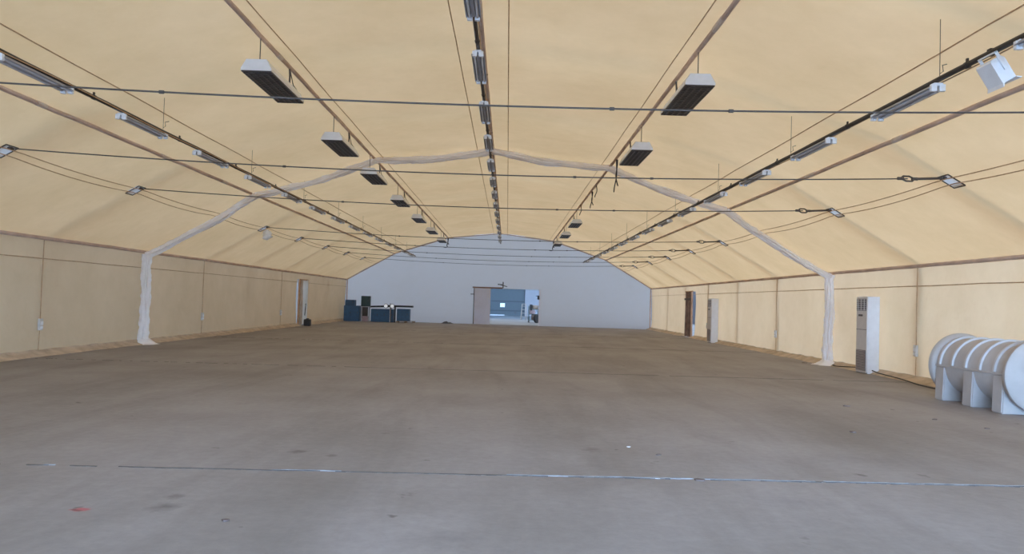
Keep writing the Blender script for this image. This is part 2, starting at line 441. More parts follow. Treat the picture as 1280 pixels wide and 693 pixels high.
# floor joints
def joint(name, y0, slope, chipped):
    m = MB(); g = MB()
    n = 420
    rnd = random.Random(int(y0 * 10))
    for i in range(n):
        x0 = -9.6 + 19.2 * i / n; x1 = -9.6 + 19.2 * (i + 1) / n
        jt = 0.012 * noise.noise(Vector((x0 * 3, y0, 0)))
        yy = y0 + slope * x0 + jt
        ch = noise.noise(Vector((x0 * 1.3, y0, 5))) + (0.35 if x0 > 0.2 else 0.0 if x0 > -3 else -0.35)
        if chipped and ch > 0.0:
            w = 0.014 + (0.06 if x0 > 0.2 else 0.015) * abs(noise.noise(Vector((x0 * 5, 1, y0)))) + 0.012 * rnd.random()
            m.box((x0 + x1) / 2, yy + 0.016, 0.003, x1 - x0 + 0.002, w, 0.006)
        if noise.noise(Vector((x0 * (1.6 if x0 > -2.6 else 5), y0, 9))) > (-0.35 if x0 > -2.6 else -0.02):
            w = 0.008 + (0.022 if x0 > 0.2 else 0.012) * rnd.random() * (1 if chipped else 0.6)
            g.box((x0 + x1) / 2, yy - w / 2, 0.0022, x1 - x0 + 0.002, w, 0.0044)
    struct(g.build(name, M['gap']))
    if chipped: struct(m.build(name + '0', M['mortar']))
joint('trim_5', 6.86, 0.035, True)
for i, y in enumerate((17.0, 27.1, 37.2)): joint('trim_%d' % (6 + i), y, 0.03, False)

# ------------------------------------------------------------------ wrapped arch (the one inside the cloth)
arch = thing('wrapped_arch', 'steel roof arch wrapped in crumpled white cloth across the middle of the hall', 'arch', (0, FY(2), 0))
def wrap_tube(pts, r0, seed):
    m = MB(); P = []
    for a, b in zip(pts, pts[1:]):
        a, b = Vector(a), Vector(b); n = max(4, int((b - a).length / 0.06))
        for i in range(n): P.append(a.lerp(b, i / n))
    P.append(Vector(pts[-1]))
    def rf(i, an, p):
        q = p + Vector((math.cos(an), 0, math.sin(an))) * 0.3 + Vector((0, seed, 0))
        fold = 1 - 2 * abs(noise.noise(Vector((math.cos(an) * 2.2, math.sin(an) * 2.2, i * 0.035 + seed))))
        return r0 * (0.78 + 0.25 * noise.noise(q * 2.2) + 0.55 * fold * fold + 0.22 * noise.noise(q * 9.0))
    m.tube(P, r0, 28, True, rf)
    return m
for si, (a, b) in enumerate(zip(SEC, SEC[1:])):
    pts = []
    for i in range(13):
        t = i / 12
        x = a[0] + (b[0] - a[0]) * t; z = a[1] + (b[1] - a[1]) * t
        off = 0.12 + 0.09 * math.sin(PI * t)
        pts.append((x * 0.985, 0.03 * math.sin(i + si), z - off))
    wrap_tube(pts, 0.085, si * 3.7).build('arch_sleeve', M['wrap'], arch, True)
for sx in (-1, 1):
    pts = []
    for i in range(15):
        t = i / 14
        pts.append((sx * (9.83 - 0.0 * t), 0.04 * math.sin(t * 6 + sx), 0.03 + 2.55 * t))
    wrap_tube(pts, 0.12, 20 + sx).build('post_sleeve', M['wrap'], arch, True)
    m = MB()
    def fn(u, v, sx=sx):
        an = 2 * PI * u; r = 0.12 + v * (0.26 + 0.12 * noise.noise(Vector((math.cos(an) * 2, math.sin(an) * 2, sx))))
        x = 9.8 - abs(math.cos(an)) * 0 + r * math.cos(an)
        x = min(x, 9.96)
        return (sx * x, r * math.sin(an) * 1.3, max(0.004, 0.16 * (1 - v) ** 1.6 + 0.02 * noise.noise(Vector((math.cos(an) * 4, math.sin(an) * 4, v * 3)))))
    m.grid(fn, 40, 8).build('hem', M['wrap'], arch, True)

# ------------------------------------------------------------------ purlins and long ropes under the roof
PN = {-6.9: 'left of the left batten row', -3.42: 'carrying the left row of hanging lights', 0.0: 'at the ridge beside the centre battens',
      3.42: 'carrying the right row of hanging lights', 6.9: 'right of the right batten row'}
for x, txt in PN.items():
    m = MB()
    m.tube([(x, Y0 + (YB - Y0) * i / 80, roof_z(x) - 0.06 + 0.012 * noise.noise(Vector((i * 0.6, x, 0)))) for i in range(81)], 0.037, 10)
    o = thing('purlin', 'long brown sleeved roof purlin %s' % txt, 'purlin', (0, 0, 0), 0, 'roof purlins')
    m.build('sleeve', M['sleeve'], o, True)
    for q in range(9):
        yy = 7 + q * 4.6 + random.uniform(-1.2, 1.2)
        pb = MB()
        pb.tube([(x, yy, roof_z(x) - 0.06), (x, yy + random.uniform(0.2, 0.6), roof_z(x) - 0.06)], 0.043, 10)
        tag(pb.build('tape', M['tape'], o), 'pale tape wound round the purlin')
RN = {-5.78: 'between the left batten row and left hanging lights', -3.15: 'just right of the left hanging lights', -0.44: 'just left of the centre battens',
      0.44: 'just right of the ridge purlin', 3.15: 'just left of the right hanging lights', 5.78: 'between the right hanging lights and right battens'}
for x, txt in RN.items():
    m = MB()
    m.tube([(x, Y0 + (YB - Y0) * i / 60, roof_z(x) - 0.075 - 0.015 * math.sin(PI * (((Y0 + (YB - Y0) * i / 60) - 12.9) / 4.6 % 1))) for i in range(61)], 0.0095, 6)
    tag(m.build('roof_rope', M['rope'], smooth=True), 'thin brown roof rope running lengthwise %s' % txt, 'rope', 'lengthwise roof ropes')

# ------------------------------------------------------------------ tie rods with turnbuckle and brackets
RX = 7.88
def tie_rod():
    root = thing('tie_rod', '', 'tie rod', (0, 0, 3.86), 0, 'tie rods across the hall')
    m = MB(); n = 48
    m.tube([(-RX + (2 * RX - 0.62) * i / n, 0, -0.19 * (1 - ((-RX + (2 * RX - 0.62) * i / n) / RX) ** 2)) for i in range(n + 1)], 0.0105, 8)
    m.build('rod', M['steel'], root, True)
    zt = lambda x: -0.19 * (1 - (x / RX) ** 2)
    t = MB(); x = RX - 0.62
    t.tube([(x - 0.12, 0, zt(x)), (x - 0.05, 0.05, zt(x) + 0.05), (x + 0.05, 0.05, zt(x) + 0.05), (x + 0.12, 0, zt(x))], 0.016, 6)
    t.tube([(x - 0.12, 0, zt(x)), (x - 0.05, -0.05, zt(x) - 0.05), (x + 0.05, -0.05, zt(x) - 0.05), (x + 0.12, 0, zt(x))], 0.016, 6)
    t.tube([(x - 0.17, 0, zt(x)), (x - 0.07, 0, zt(x))], 0.028, 8); t.tube([(x + 0.07, 0, zt(x)), (x + 0.17, 0, zt(x))], 0.028, 8)
    t.build('turnbuckle', M['steel'], root)
    e = MB(); e.tube([(x + 0.15, 0, zt(x)), (RX, 0, 0)], 0.022, 8); e.build('end_rod', M['steel'], root)
    for xx in (-3.3, 1.6, 2.9):
        c = MB(); c.tube([(xx, 0, zt(xx)), (xx + 0.05, 0, zt(xx + 0.05))], 0.02, 8); c.build('coupler', M['steel'], root)
    for sx in (-1, 1):
        b = MB(); a = 0.5306
        # frame plate lying along the roof slope, open in the middle
        ux, uz = math.cos(a), -math.sin(a)
        def P(u, v, w): # along slope, along hall, normal
            return Vector((sx * (RX + 0.12 + u * ux + w * math.sin(a)), v, -0.052 + u * uz + w * math.cos(a)))
        for (u0, v0, u1, v1) in ((-0.17, -0.16, 0.17, -0.16), (-0.17, 0.16, 0.17, 0.16), (-0.17, -0.16, -0.17, 0.16), (0.17, -0.16, 0.17, 0.16)):
            b.tube([P(u0, v0, 0), P(u1, v1, 0)], 0.011, 6)
        b.tube([(sx * (RX - 0.02), 0, 0), P(-0.1, 0, 0.0)], 0.022, 8)
        b.tube([(sx * (RX), -0.05, 0.0), (sx * RX, 0.05, 0.0)], 0.028, 8)
        br = b.build('bracket', M['steel'], root)
        p = MB()
        p.quad(P(-0.17, -0.16, 0.004), P(0.17, -0.16, 0.004), P(0.17, 0.16, 0.004), P(-0.17, 0.16, 0.004))
        tag(p.build('patch', M['patch'], br), 'whitish translucent patch')
    return root
rod0 = None
ks = [-1, 0, 1, 3, 4, 5, 6, 7]
for i, k in enumerate(ks):
    lab = '%s dark steel tie rod spanning the hall below the roof' % nth(i)
    if rod0 is None:
        rod0 = tie_rod(); rod0['label'] = lab; rod0.location.y = FY(k)
    else: copy_tree(rod0, lab, (0, FY(k), 3.86))
for sx, nm in ((-1, 'left'), (1, 'right')):
    for q, (dx, dz, sag) in enumerate(((-0.04, -0.03, 0.05), (0.10, -0.10, 0.08))):
        m = MB(); pts = []
        for i in range(113):
            y = 3.7 + (49.9 - 3.7) * i / 112
            f = ((y - 12.9) / 4.6) % 1.0
            pts.append((sx * (RX + dx), y, 3.86 + dz - sag * 4 * f * (1 - f)))
        m.tube(pts, 0.009, 6)
        tag(m.build('brace_rope', M['rope'], smooth=True), '%s of two thin ropes strung along the %s ends of the tie rods' % (('upper', 'lower')[q], nm), 'rope', 'ropes joining the tie rod ends')

rg = MB()
def ragfn(u, v):
    an = 2 * PI * u; e = math.sin(PI * min(max(v, 0.02), 0.98)) ** 0.6
    r_ = 0.16 * e * (1 + 0.5 * noise.noise(Vector((math.cos(an) * 1.8, math.sin(an) * 1.8, v * 3))))
    return (r_ * math.cos(an) + 0.05 * noise.noise(Vector((v * 4, 1, 2))), r_ * 0.6 * math.sin(an), 0.05 - 0.36 * v + 0.05 * noise.noise(Vector((math.cos(an) * 2, math.sin(an) * 2, v * 2 + 7))) * e)
rg.grid(ragfn, 24, 14)
tag(rg.build('white_rag', M['paper'], smooth=True, loc=(-7.84, 26.62, 3.72), weld=True), 'white rag knotted round the left end of a tie rod beyond the wrapped arch', 'rag')

# ------------------------------------------------------------------ batten rows
def batten():
    r = thing('batten_light', '', 'light', (0, 0, 0), 0, 'fluorescent battens')
    L = 1.48
    m = MB()
    m.prism_y([(-0.035, 0.0), (0.035, 0.0), (0.10, -0.055), (0.094, -0.062), (0.03, -0.012), (-0.03, -0.012), (-0.094, -0.062), (-0.10, -0.055)], 0.03, L - 0.03)
    m.box(0, L / 2, -0.032, 0.05, L - 0.1, 0.045)
    m.build('reflector', M['lampgrey'], r)
    for sx in (-1, 1):
        t = MB(); t.tube([(sx * 0.052, 0.05, -0.058), (sx * 0.052, L - 0.05, -0.058)], 0.016, 10)
        t.build('tube', M['tube'], r, True)
    for y in (0.02, L - 0.02):
        e = MB()
        e.box(-0.048, y, -0.052, 0.07, 0.05, 0.085, bev=0.008); e.box(0.048, y, -0.052, 0.07, 0.05, 0.085, bev=0.008)
        e.box(0, y, -0.012, 0.10, 0.05, 0.03)
        e.build('end_cap', M['white'], r)
    return r
ROWS = [('left', -5.5, 4.265, 8.9, 15), ('centre', 0.0, 5.265, 8.4, 15), ('right', 5.4, 4.192, 5.77, 16)]
b0 = None
for nm, x, z, ys, n in ROWS:
    rl = thing('light_rail', 'dark %s light rail hung on wires under the roof' % nm, 'rail', (x, 0, z), 0, 'light rails')
    m = MB(); m.tube([(0.0, 4.0 + (YB - 0.5 - 4.0) * i / 50, 0.038 + 0.004 * math.sin(i * 1.7)) for i in range(51)], 0.031, 10)
    m.build('pipe', M['rail'], rl, True)
    w = MB(); w.tube([(0.045, 4.0 + (YB - 0.6 - 4.0) * i / 50, 0.02 + 0.012 * math.sin(i * 1.1)) for i in range(51)], 0.008, 6)
    w.build('wire', M['rope'], rl, True)
    for q in range(10):
        yy = 8.65 + 4.6 * q
        if yy > YB - 0.3: break
        h = MB(); h.tube([(0, yy, 0.075), (0, yy, roof_z(x) - z - (0.11 if x == 0 else 0.05))], 0.004, 6)
        h.tube([(0, yy, 0.10), (0.04, yy, 0.13), (0.03, yy, 0.2), (0.09, yy + 0.02, 0.22)], 0.006, 6)
        h.tube([(0, yy - 0.02, 0.03), (0, yy + 0.02, 0.03)], 0.012, 6)
        h.build('hanger_wire', M['steel'], rl)
    for q in range(15):
        yy = 8.1 + q * 2.9
        cl = MB(); cl.tube([(0, yy, 0.038), (0, yy + 0.05, 0.038)], 0.039, 8)
        cl.box(0, yy + 0.025, 0.09, 0.02, 0.03, 0.04)
        cl.build('joint', M['rail'], rl)
    for i in range(n):
        y = ys + 2.9 * i
        if y + 1.5 > YB: break
        lab = '%s twin-tube batten light on the %s rail' % (nth(i), nm)
        if b0 is None:
            b0 = batten(); b0['label'] = lab; b0.location = (x, y, z)
        else: copy_tree(b0, lab, (x, y, z))

# ------------------------------------------------------------------ hanging lights with dark louvres
def high_bay():
    r = thing('hanging_light', '', 'light', (0, 0, 0), 0, 'hanging louvred lights')
    L = 1.9; W = 0.235
    m = MB()
    m.prism_y([(-W, 0.0), (W, 0.0), (W, 0.035), (0.155, 0.175), (-0.155, 0.175), (-W, 0.035)], 0, L)
    m.build('housing', M['white'], r)
    l = MB(); l.box(0, L / 2, -0.008, 2 * W - 0.012, L - 0.012, 0.02)
    lv = l.build('louvre', M['louvre'], r)
    s = MB()
    for xx in (-0.15, -0.05, 0.05, 0.15): s.box(xx, L / 2, -0.022, 0.028, L - 0.1, 0.014)
    for q in range(18): s.box(0, 0.08 + q * (L - 0.16) / 17, -0.02, 2 * W - 0.04, 0.008, 0.012)
    s.build('slats', M['louvre2'], lv)
    top = 0.575
    w = MB(); w.tube([(0, 0.16, 0.17), (0, 0.16, top)], 0.008, 6); w.build('hanger_wire', M['steel'], r)
    w = MB(); w.tube([(0.0, L - 0.15, top), (0.01, L - 0.15, 0.4), (0.0, L - 0.15, 0.17)], 0.016, 6); w.build('hanger_wire', M['steel'], r)
    c = MB(); c.tube([(0.0, L - 0.14, top), (0.03, L - 0.12, 0.42), (0.06, L - 0.1, 0.28), (0.12, L - 0.06, 0.2), (0.17, L - 0.05, 0.12)], 0.009, 6)
    c.build('cable', M['black'], r)
    return r
HY = [11.72, 16.8, 21.3, 26.8, 32.7, 38.5, 44.5]
h0 = None
for side, x, idx in (('left', -3.42, range(7)), ('right', 3.42, (0, 1, 4, 5, 6))):
    for c_, i in enumerate(idx):
        lab = '%s white hanging light with dark louvred underside on the %s roof purlin' % (nth(c_), side)
        loc = (x, HY[i], 4.975)
        if h0 is None:
            h0 = high_bay(); h0['label'] = lab; h0.location = loc
        else: copy_tree(h0, lab, loc)

# loose cables where lights are missing, and hooks by the gable
def hang_cable(x, y, length, label, hook=False, n=2):
    r = thing('loose_cable', label, 'cable', (x, y, roof_z(x) - 0.1), 0)
    for q in range(n):
        m = MB(); pts = []
        for i in range(9):
            t = i / 8
            pts.append((0.05 * math.sin(t * 5 + q * 2) * t + q * 0.03, 0.04 * q * t, -length * t * (1 - 0.2 * q)))
        if hook: pts += [(0.02, 0, -length - 0.06), (-0.12, 0, -length - 0.1), (-0.26, 0, -length - 0.08)] if q == 0 else []
        m.tube(pts, 0.032 if hook else 0.017, 6); m.build('strand', M['black'], r, True)
    return r
hang_cable(3.42, 20.9, 0.9, 'dark loose cable dangling past the second hanging light on right purlin')
hang_cable(3.42, 25.6, 0.4, 'short single loose cable on right purlin between the long dangling cable and the frayed cables', n=1)
hang_cable(3.42, 27.0, 0.6, 'long frayed loose cables under right purlin before the third hanging light')
hang_cable(3.42, 31.0, 0.4, 'short loose cable just in front of third hanging light on right purlin', n=1)
hang_cable(-3.42, 49.7, 0.5, 'hooked cable end hanging before back wall from left purlin', True)
hang_cable(3.42, 49.7, 0.5, 'hooked cable end hanging before back wall from right purlin', True)

# ------------------------------------------------------------------ floodlight under the right rail
fl = thing('floodlight', 'white box floodlight on a bracket clamped under the near right rail', 'floodlight', (5.4, 7.72, 4.19))
R = Matrix.Rotation(math.radians(-32), 3, 'Y')
def flp(m): # lean the head outwards, below the rail
    bmesh.ops.scale(m.bm, vec=(0.85, 0.8, 0.8), verts=m.bm.verts); bmesh.ops.rotate(m.bm, cent=(0, 0, 0), matrix=R, verts=m.bm.verts); bmesh.ops.translate(m.bm, vec=(0.05, 0, -0.165), verts=m.bm.verts); return m
m = MB(); m.prism_y([(-0.07, 0.17), (0.06, 0.17), (0.09, 0.13), (0.09, -0.15), (-0.09, -0.15), (-0.09, 0.15)], -0.15, 0.15)
flp(m).build('housing', M['white'], fl)
m = MB(); m.prism_y([(-0.09, -0.15), (-0.075, -0.15), (-0.10, -0.19), (-0.115, -0.19)], -0.16, 0.16)
m.prism_y([(0.09, -0.15), (0.075, -0.15), (0.13, -0.20), (0.145, -0.19)], -0.16, 0.16)
flp(m).build('visor', M['white'], fl)
m = MB(); m.box(0, 0, -0.152, 0.15, 0.27, 0.01)
flp(m).build('glass', M['lampgrey'], fl)
for sy in (-1, 1):
    m = MB(); m.box(0.02, sy * 0.165, 0.12, 0.04, 0.02, 0.26, bev=0.004); flp(m).build('yoke_arm', M['white'], fl)
m = MB(); m.box(0.02, 0, 0.24, 0.04, 0.35, 0.02, bev=0.004); flp(m).build('yoke', M['white'], fl)
m = MB(); m.box(0.0, 0, 0.045, 0.05, 0.06, 0.07); m.build('clamp', M['rail'], fl)

# ------------------------------------------------------------------ floor standing air conditioners
def aircon():
    r = thing('air_conditioner', '', 'air conditioner', (0, 0, 0), 0, 'floor standing air conditioners')
    D, W, H = 0.32, 0.60, 1.95     # local: front at -X
    m = MB(); m.box(0.012, 0, H / 2, D - 0.024, W, H, bev=0.012); m.build('cabinet', M['acwhite'], r)
    f = MB(); f.box(-D / 2 + 0.012, 0, H / 2, 0.03, W - 0.03, H - 0.03, bev=0.006); fp = f.build('front_panel', M['accream'], r)
    f = MB(); f.box(-D / 2 - 0.004, 0, 1.11, 0.006, W - 0.04, 0.012); f.build('seam', M['acdark'], fp)
    gz = 1.74
    g_ = MB(); g_.box(-D / 2 - 0.003, 0, gz, 0.02, W - 0.08, 0.30); gb = g_.build('air_outlet', M['acdark'], r)
    for q in range(6):
        s = MB(); s.box(-D / 2 - 0.017, 0, gz - 0.125 + q * 0.05, 0.016, W - 0.09, 0.014); s.build('slat', M['accream'], gb)
    for q in range(3):
        s = MB(); s.box(-D / 2 - 0.02, -0.17 + q * 0.17, gz, 0.012, 0.014, 0.29); s.build('divider', M['accream'], gb)
    g_ = MB(); g_.box(-D / 2 - 0.003, 0, 0.33, 0.02, W - 0.08, 0.52); gb = g_.build('air_intake', M['acdark'], r)
    for q in range(13):
        s = MB(); s.box(-D / 2 - 0.017, 0, 0.095 + q * 0.0395, 0.014, W - 0.09, 0.022); s.build('slat', M['acmid'], gb)
    d = MB(); d.box(-D / 2 - 0.006, 0.05, 1.47, 0.014, 0.22, 0.05, bev=0.003); d.build('display', M['acdark'], r)
    b = MB(); b.box(0.0, 0, 0.02, D - 0.03, W - 0.03, 0.04); b.build('plinth', M['acdark'], r)
    return r
a0 = aircon(); a0['label'] = 'nearer white floor standing air conditioner with grilles at the right wall'; a0.location = (9.79, 19.62, 0)
copy_tree(a0, 'farther white floor standing air conditioner by the right wall beyond the wrapped post', (9.68, 34.0, 0))

# ------------------------------------------------------------------ plastic tank
TX, TZ = 9.0, 0.62
tk = thing('storage_tank', 'grey horizontal plastic tank with ribs and block feet at the right edge', 'tank', (TX, 13.15, 0))
yb = lambda y: y - 13.15
m = MB()
m.lathe_y(0, TZ, [(yb(12.16), 0.0 + 0.30), (yb(12.165), 0.50), (yb(12.2), 0.515), (yb(14.14), 0.515), (yb(14.2), 0.3)], 56)
body = m.build('body', M['poly'], tk, True)
for (y0, y1, dome) in ((12.17, 12.05, -0.05), (14.16, 14.28, 0.05)):
    m = MB(); s = 1 if y1 > y0 else -1
    prof = [(y0 - s * 0.05, 0.50), (y0, 0.57), (y0 + s * 0.04, 0.595), (y1 - s * 0.02, 0.595), (y1, 0.575), (y1 + s * 0.012, 0.53), (y1 + s * 0.05, 0.40), (y1 + s * 0.075, 0.22), (y1 + s * 0.085, 0.05)]
    m.lathe_y(0, TZ, [(yb(a), r_) for a, r_ in prof], 56).build('end_cap', M['poly'], tk, True)
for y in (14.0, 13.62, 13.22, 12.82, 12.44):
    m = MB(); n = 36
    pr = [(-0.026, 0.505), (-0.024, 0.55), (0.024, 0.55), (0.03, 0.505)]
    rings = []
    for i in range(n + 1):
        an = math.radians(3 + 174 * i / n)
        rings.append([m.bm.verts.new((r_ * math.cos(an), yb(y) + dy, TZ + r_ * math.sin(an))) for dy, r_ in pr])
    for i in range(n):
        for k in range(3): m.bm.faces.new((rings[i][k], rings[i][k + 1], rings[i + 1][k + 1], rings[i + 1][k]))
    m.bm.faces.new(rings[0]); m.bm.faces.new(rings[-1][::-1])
    tag(m.build('rib', M['polydaylit'], tk, True), 'paler raised rib arching over the tank')
for sx in (-1, 1):
    m = MB(); m.box(sx * 0.522, 0, TZ, 0.03, 1.98, 0.03, bev=0.006); m.build('seam_lip', M['poly'], tk)
for y0, y1 in ((12.2, 12.47), (13.0, 13.28), (13.85, 14.12)):
    m = MB()
    pr = [(-0.555, 0.0), (0.555, 0.0), (0.53, TZ - 0.01), (-0.53, TZ - 0.01)]
    m.prism_y(pr, yb(y0), yb(y1))
    bmesh.ops.bevel(m.bm, geom=list(m.bm.edges), offset=0.018, segments=2, affect='EDGES')
    m.build('foot', M['poly'], tk, True)

# ------------------------------------------------------------------ sockets with conduit on the posts
def socket():
    r = thing('wall_socket', '', 'socket', (0, 0, 0), 0, 'sockets on the wall posts')
    m = MB(); m.box(0, 0, 0.0, 0.06, 0.12, 0.26, bev=0.01); m.build('box', M['palescrap'], r)
    p = MB(); p.box(-0.035, 0, 0.03, 0.015, 0.085, 0.08, bev=0.004); p.box(-0.035, 0, -0.07, 0.015, 0.085, 0.06, bev=0.004); p.build('cover', M['white'], r)
    c = MB(); c.tube([(0.01, 0, 0.12), (0.01, 0.01, 1.0), (0.012, -0.01, 1.92)], 0.010, 6)
    c.tube([(0.01, 0, -0.12), (0.01, 0.02, -0.6)], 0.008, 6); c.build('conduit', M['rope'], r, True)
    return r
s0 = None
for side, sx in (('left', -1), ('right', 1)):
    for i, k in enumerate((1, 3, 5)):
        lab = '%s small socket box with conduit on the %s cloth wall' % (nth(i), side)
        loc = (sx * 9.95, FY(k) + (0.1 if sx > 0 else -0.1), 0.70); rz = 0 if sx > 0 else PI
        if s0 is None:
            s0 = socket(); s0['label'] = lab; s0.location = loc; s0.rotation_euler.z = rz
        else: copy_tree(s0, lab, loc, None, rz)

# ------------------------------------------------------------------ side doorways with curtains
cu = thing('door_curtain', 'pale torn curtain letting daylight through the left wall doorway', 'curtain', (-9.90, 39.5, 0))
def pleat(y0, y1, z0, z1, amp, seed, taper=0.0):
    def fn(u, v):
        w = 1 - taper * (1 - v)
        y = y0 + (y1 - y0) * u * w
        return (amp * math.sin(u * 15 + seed + v) + 0.02 * noise.noise(Vector((u * 4, v * 3, seed))), y, z0 + (z1 - z0) * v)
    return MB().grid(fn, 40, 14)
pleat(-0.75, -0.28, 0.03, 2.33, 0.05, 1).build('sheet', M['skirt'], cu, True)
pleat(-0.24, 0.36, 0.06, 2.30, 0.04, 2, 0.1).build('sheet', M['curtain'], cu, True)
pleat(0.44, 0.76, 0.03, 2.33, 0.04, 3, 0.1).build('sheet', M['curtain'], cu, True)
m = MB(); m.tube([(0, -0.77, 2.33), (0, 0.77, 2.33)], 0.03, 8); m.build('rail', M['rope'], cu)
m = MB(); m.box(-0.03, -0.78, 1.16, 0.08, 0.09, 2.32); m.build('jamb', M['rope'], cu)
m = MB(); m.tube([(0.05, 0.15, 0.5), (0.06, 0.2, 0.9), (0.04, 0.3, 1.1)], 0.02, 6); m.build('tie', M['black'], cu)
bg = MB(); bg.box(0, 0, 0.17, 0.32, 0.34, 0.34, bev=0.05); bg.box(0, 0, 0.36, 0.1, 0.22, 0.05, bev=0.015)
tag(bg.build('black_bag', M['black'], loc=(-9.45, 38.7, 0.0)), 'small black bag on the floor beside the pale left doorway curtain', 'bag')

dc = thing('door_curtain', 'wrinkled brown plastic sheeting closing the doorway in the right wall', 'curtain', (9.90, 39.5, 0))
pleat(-0.78, 0.78, 0.03, 2.33, 0.05, 4).build('sheet', M['brownplastic'], dc, True)
m = MB(); m.tube([(0, -0.8, 2.34), (0, 0.8, 2.34)], 0.03, 8); m.build('rail', M['rope'], dc)
m = MB(); m.box(-0.04, -0.82, 1.17, 0.08, 0.10, 2.34); m.build('jamb', M['sleeve'], dc)
m = MB(); m.box(-0.05, 0, 1.95, 0.02, 1.5, 0.10); m.build('tape', M['steel'], dc)

# power cables lying along the right wall foot
def floor_cable(pts, label, r=0.014):
    m = MB(); P = []
    pts = [Vector(p) for p in pts]
    for i in range(len(pts) - 1):
        p0 = pts[max(i - 1, 0)]; p1 = pts[i]; p2 = pts[i + 1]; p3 = pts[min(i + 2, len(pts) - 1)]
        for q in range(8):
            t = q / 8
            P.append(0.5 * ((2 * p1) + (-p0 + p2) * t + (2 * p0 - 5 * p1 + 4 * p2 - p3) * t * t + (-p0 + 3 * p1 - 3 * p2 + p3) * t ** 3))
    P.append(pts[-1])
    m.tube(P, r, 6)
    return tag(m.build('power_cable', M['black'], smooth=True), label, 'cable')
floor_cable([(9.72, 19.2, 0.10), (9.62, 18.6, 0.08), (9.55, 17.5, 0.06), (9.42, 16.4, 0.03), (9.35, 15.4, 0.03), (9.2, 14.6, 0.02)], 'dark cable on the floor between the near air conditioner and the tank')
floor_cable([(9.75, 20.2, 0.10), (9.6, 20.9, 0.06), (9.62, 21.3, 0.06), (9.75, 21.5, 0.05)], 'dark cable at the wall foot between near air conditioner and wrapped post')

# ------------------------------------------------------------------ gable doorway
sd = thing('sliding_door', 'pale pinkish sliding door panel left of the back wall opening', 'door', (-1.08, YB - 0.10, 0))
m = MB(); m.box(0, 0, 1.18, 1.06, 0.05, 2.34); m.build('panel', M['sheet'], sd)
m = MB(); m.box(-0.55, -0.01, 1.18, 0.05, 0.07, 2.34); m.build('edge_frame', M['steel'], sd)
m = MB(); m.box(0.32, -0.005, 2.40, 1.95, 0.07, 0.09); m.build('top_rail', M['rust'], sd)
m = MB(); m.box(-0.66, -0.02, 1.95, 0.22, 0.05, 0.05); m.build('handle', M['steel'], sd)
jm = MB(); jm.box(OPX[1] + 0.06, YB - 0.03, 1.18, 0.10, 0.05, 2.36)
struct(jm.build('trim_30', M['gable']))
cb = MB(); cb.box(0, 0, 0, 0.13, 0.12, 0.26, bev=0.02); cb.box(-0.1, -0.01, 0.1, 0.16, 0.05, 0.03)
tag(cb.build('control_box', M['black'], loc=(2.58, YB - 0.07, 1.85)), 'small black control box at the right edge of the back opening', 'box')
br = thing('wall_bracket', 'small dark cross shaped bracket above the back wall opening', 'bracket', (0.25, YB - 0.06, 2.46))
m = MB(); m.box(0, 0, 0.14, 0.07, 0.06, 0.42); m.build('post', M['steel'], br)
m = MB(); m.box(-0.03, -0.03, 0.12, 0.62, 0.05, 0.05, Matrix.Rotation(0.25, 3, 'Y')); m.box(-0.2, -0.03, 0.17, 0.3, 0.05, 0.05); m.build('arm', M['steel'], br)

# across the yard: white building with a blue sectional door
FYD = 82.0
fa = thing('building', 'white building across the yard seen through the back opening', 'building', (0, FYD, 0))
m = MB()
for (xa, xb, za) in ((-18, -1.3, 0), (-1.3, 2.45, 4.0), (2.45, 18, 0)): m.box((xa + xb) / 2, 0.2, (za + 7.0) / 2, xb - xa, 0.3, 7.0 - za)
m.build('wall', M['facade'], fa)
m = MB(); m.box(0, 0.1, 7.1, 36.6, 0.8, 0.2); m.build('parapet', M['galv'], fa)
m = MB(); m.box(0.575, 0.3, 2.05, 3.75, 0.06, 4.1)
d_ = m.build('overhead_door', M['door'], fa); tag(d_, 'blue sectional overhead door')
m = MB()
for z in (0.55, 1.55, 2.9): m.box(0.575, 0.258, z, 3.75, 0.02, 0.13)
m.box(0.575, 0.25, 2.85, 3.75, 0.02, 0.02)
m.build('groove', M['doordark'], d_)
m = MB(); m.box(2.42, 0.20, 2.0, 0.14, 0.16, 4.0); m.build('door_track', M['doordark'], fa)
m = MB(); m.box(0.06, 0.25, 1.13, 0.5, 0.02, 0.42); m.build('notice', M['paper'], d_)
m = MB(); m.box(1.45, 0.25, 0.36, 0.22, 0.04, 0.18, bev=0.01); m.build('lock', M['black'], d_)
m = MB(); m.box(-0.5, 0.22, 0.06, 1.6, 0.05, 0.11); m.build('threshold_light', M['galv'], d_)  # pale sill strip standing in for bright light under the door

cn = MB(); cn.box(0, 74.5, 7.3, 36, 16, 0.2)  # unseen canopy with side walls, added to dim the yard
for sx in (-1, 1): cn.box(sx * 17.9, 74.5, 3.65, 0.2, 16, 7.3)
struct(cn.build('trim_40', M['facade']))
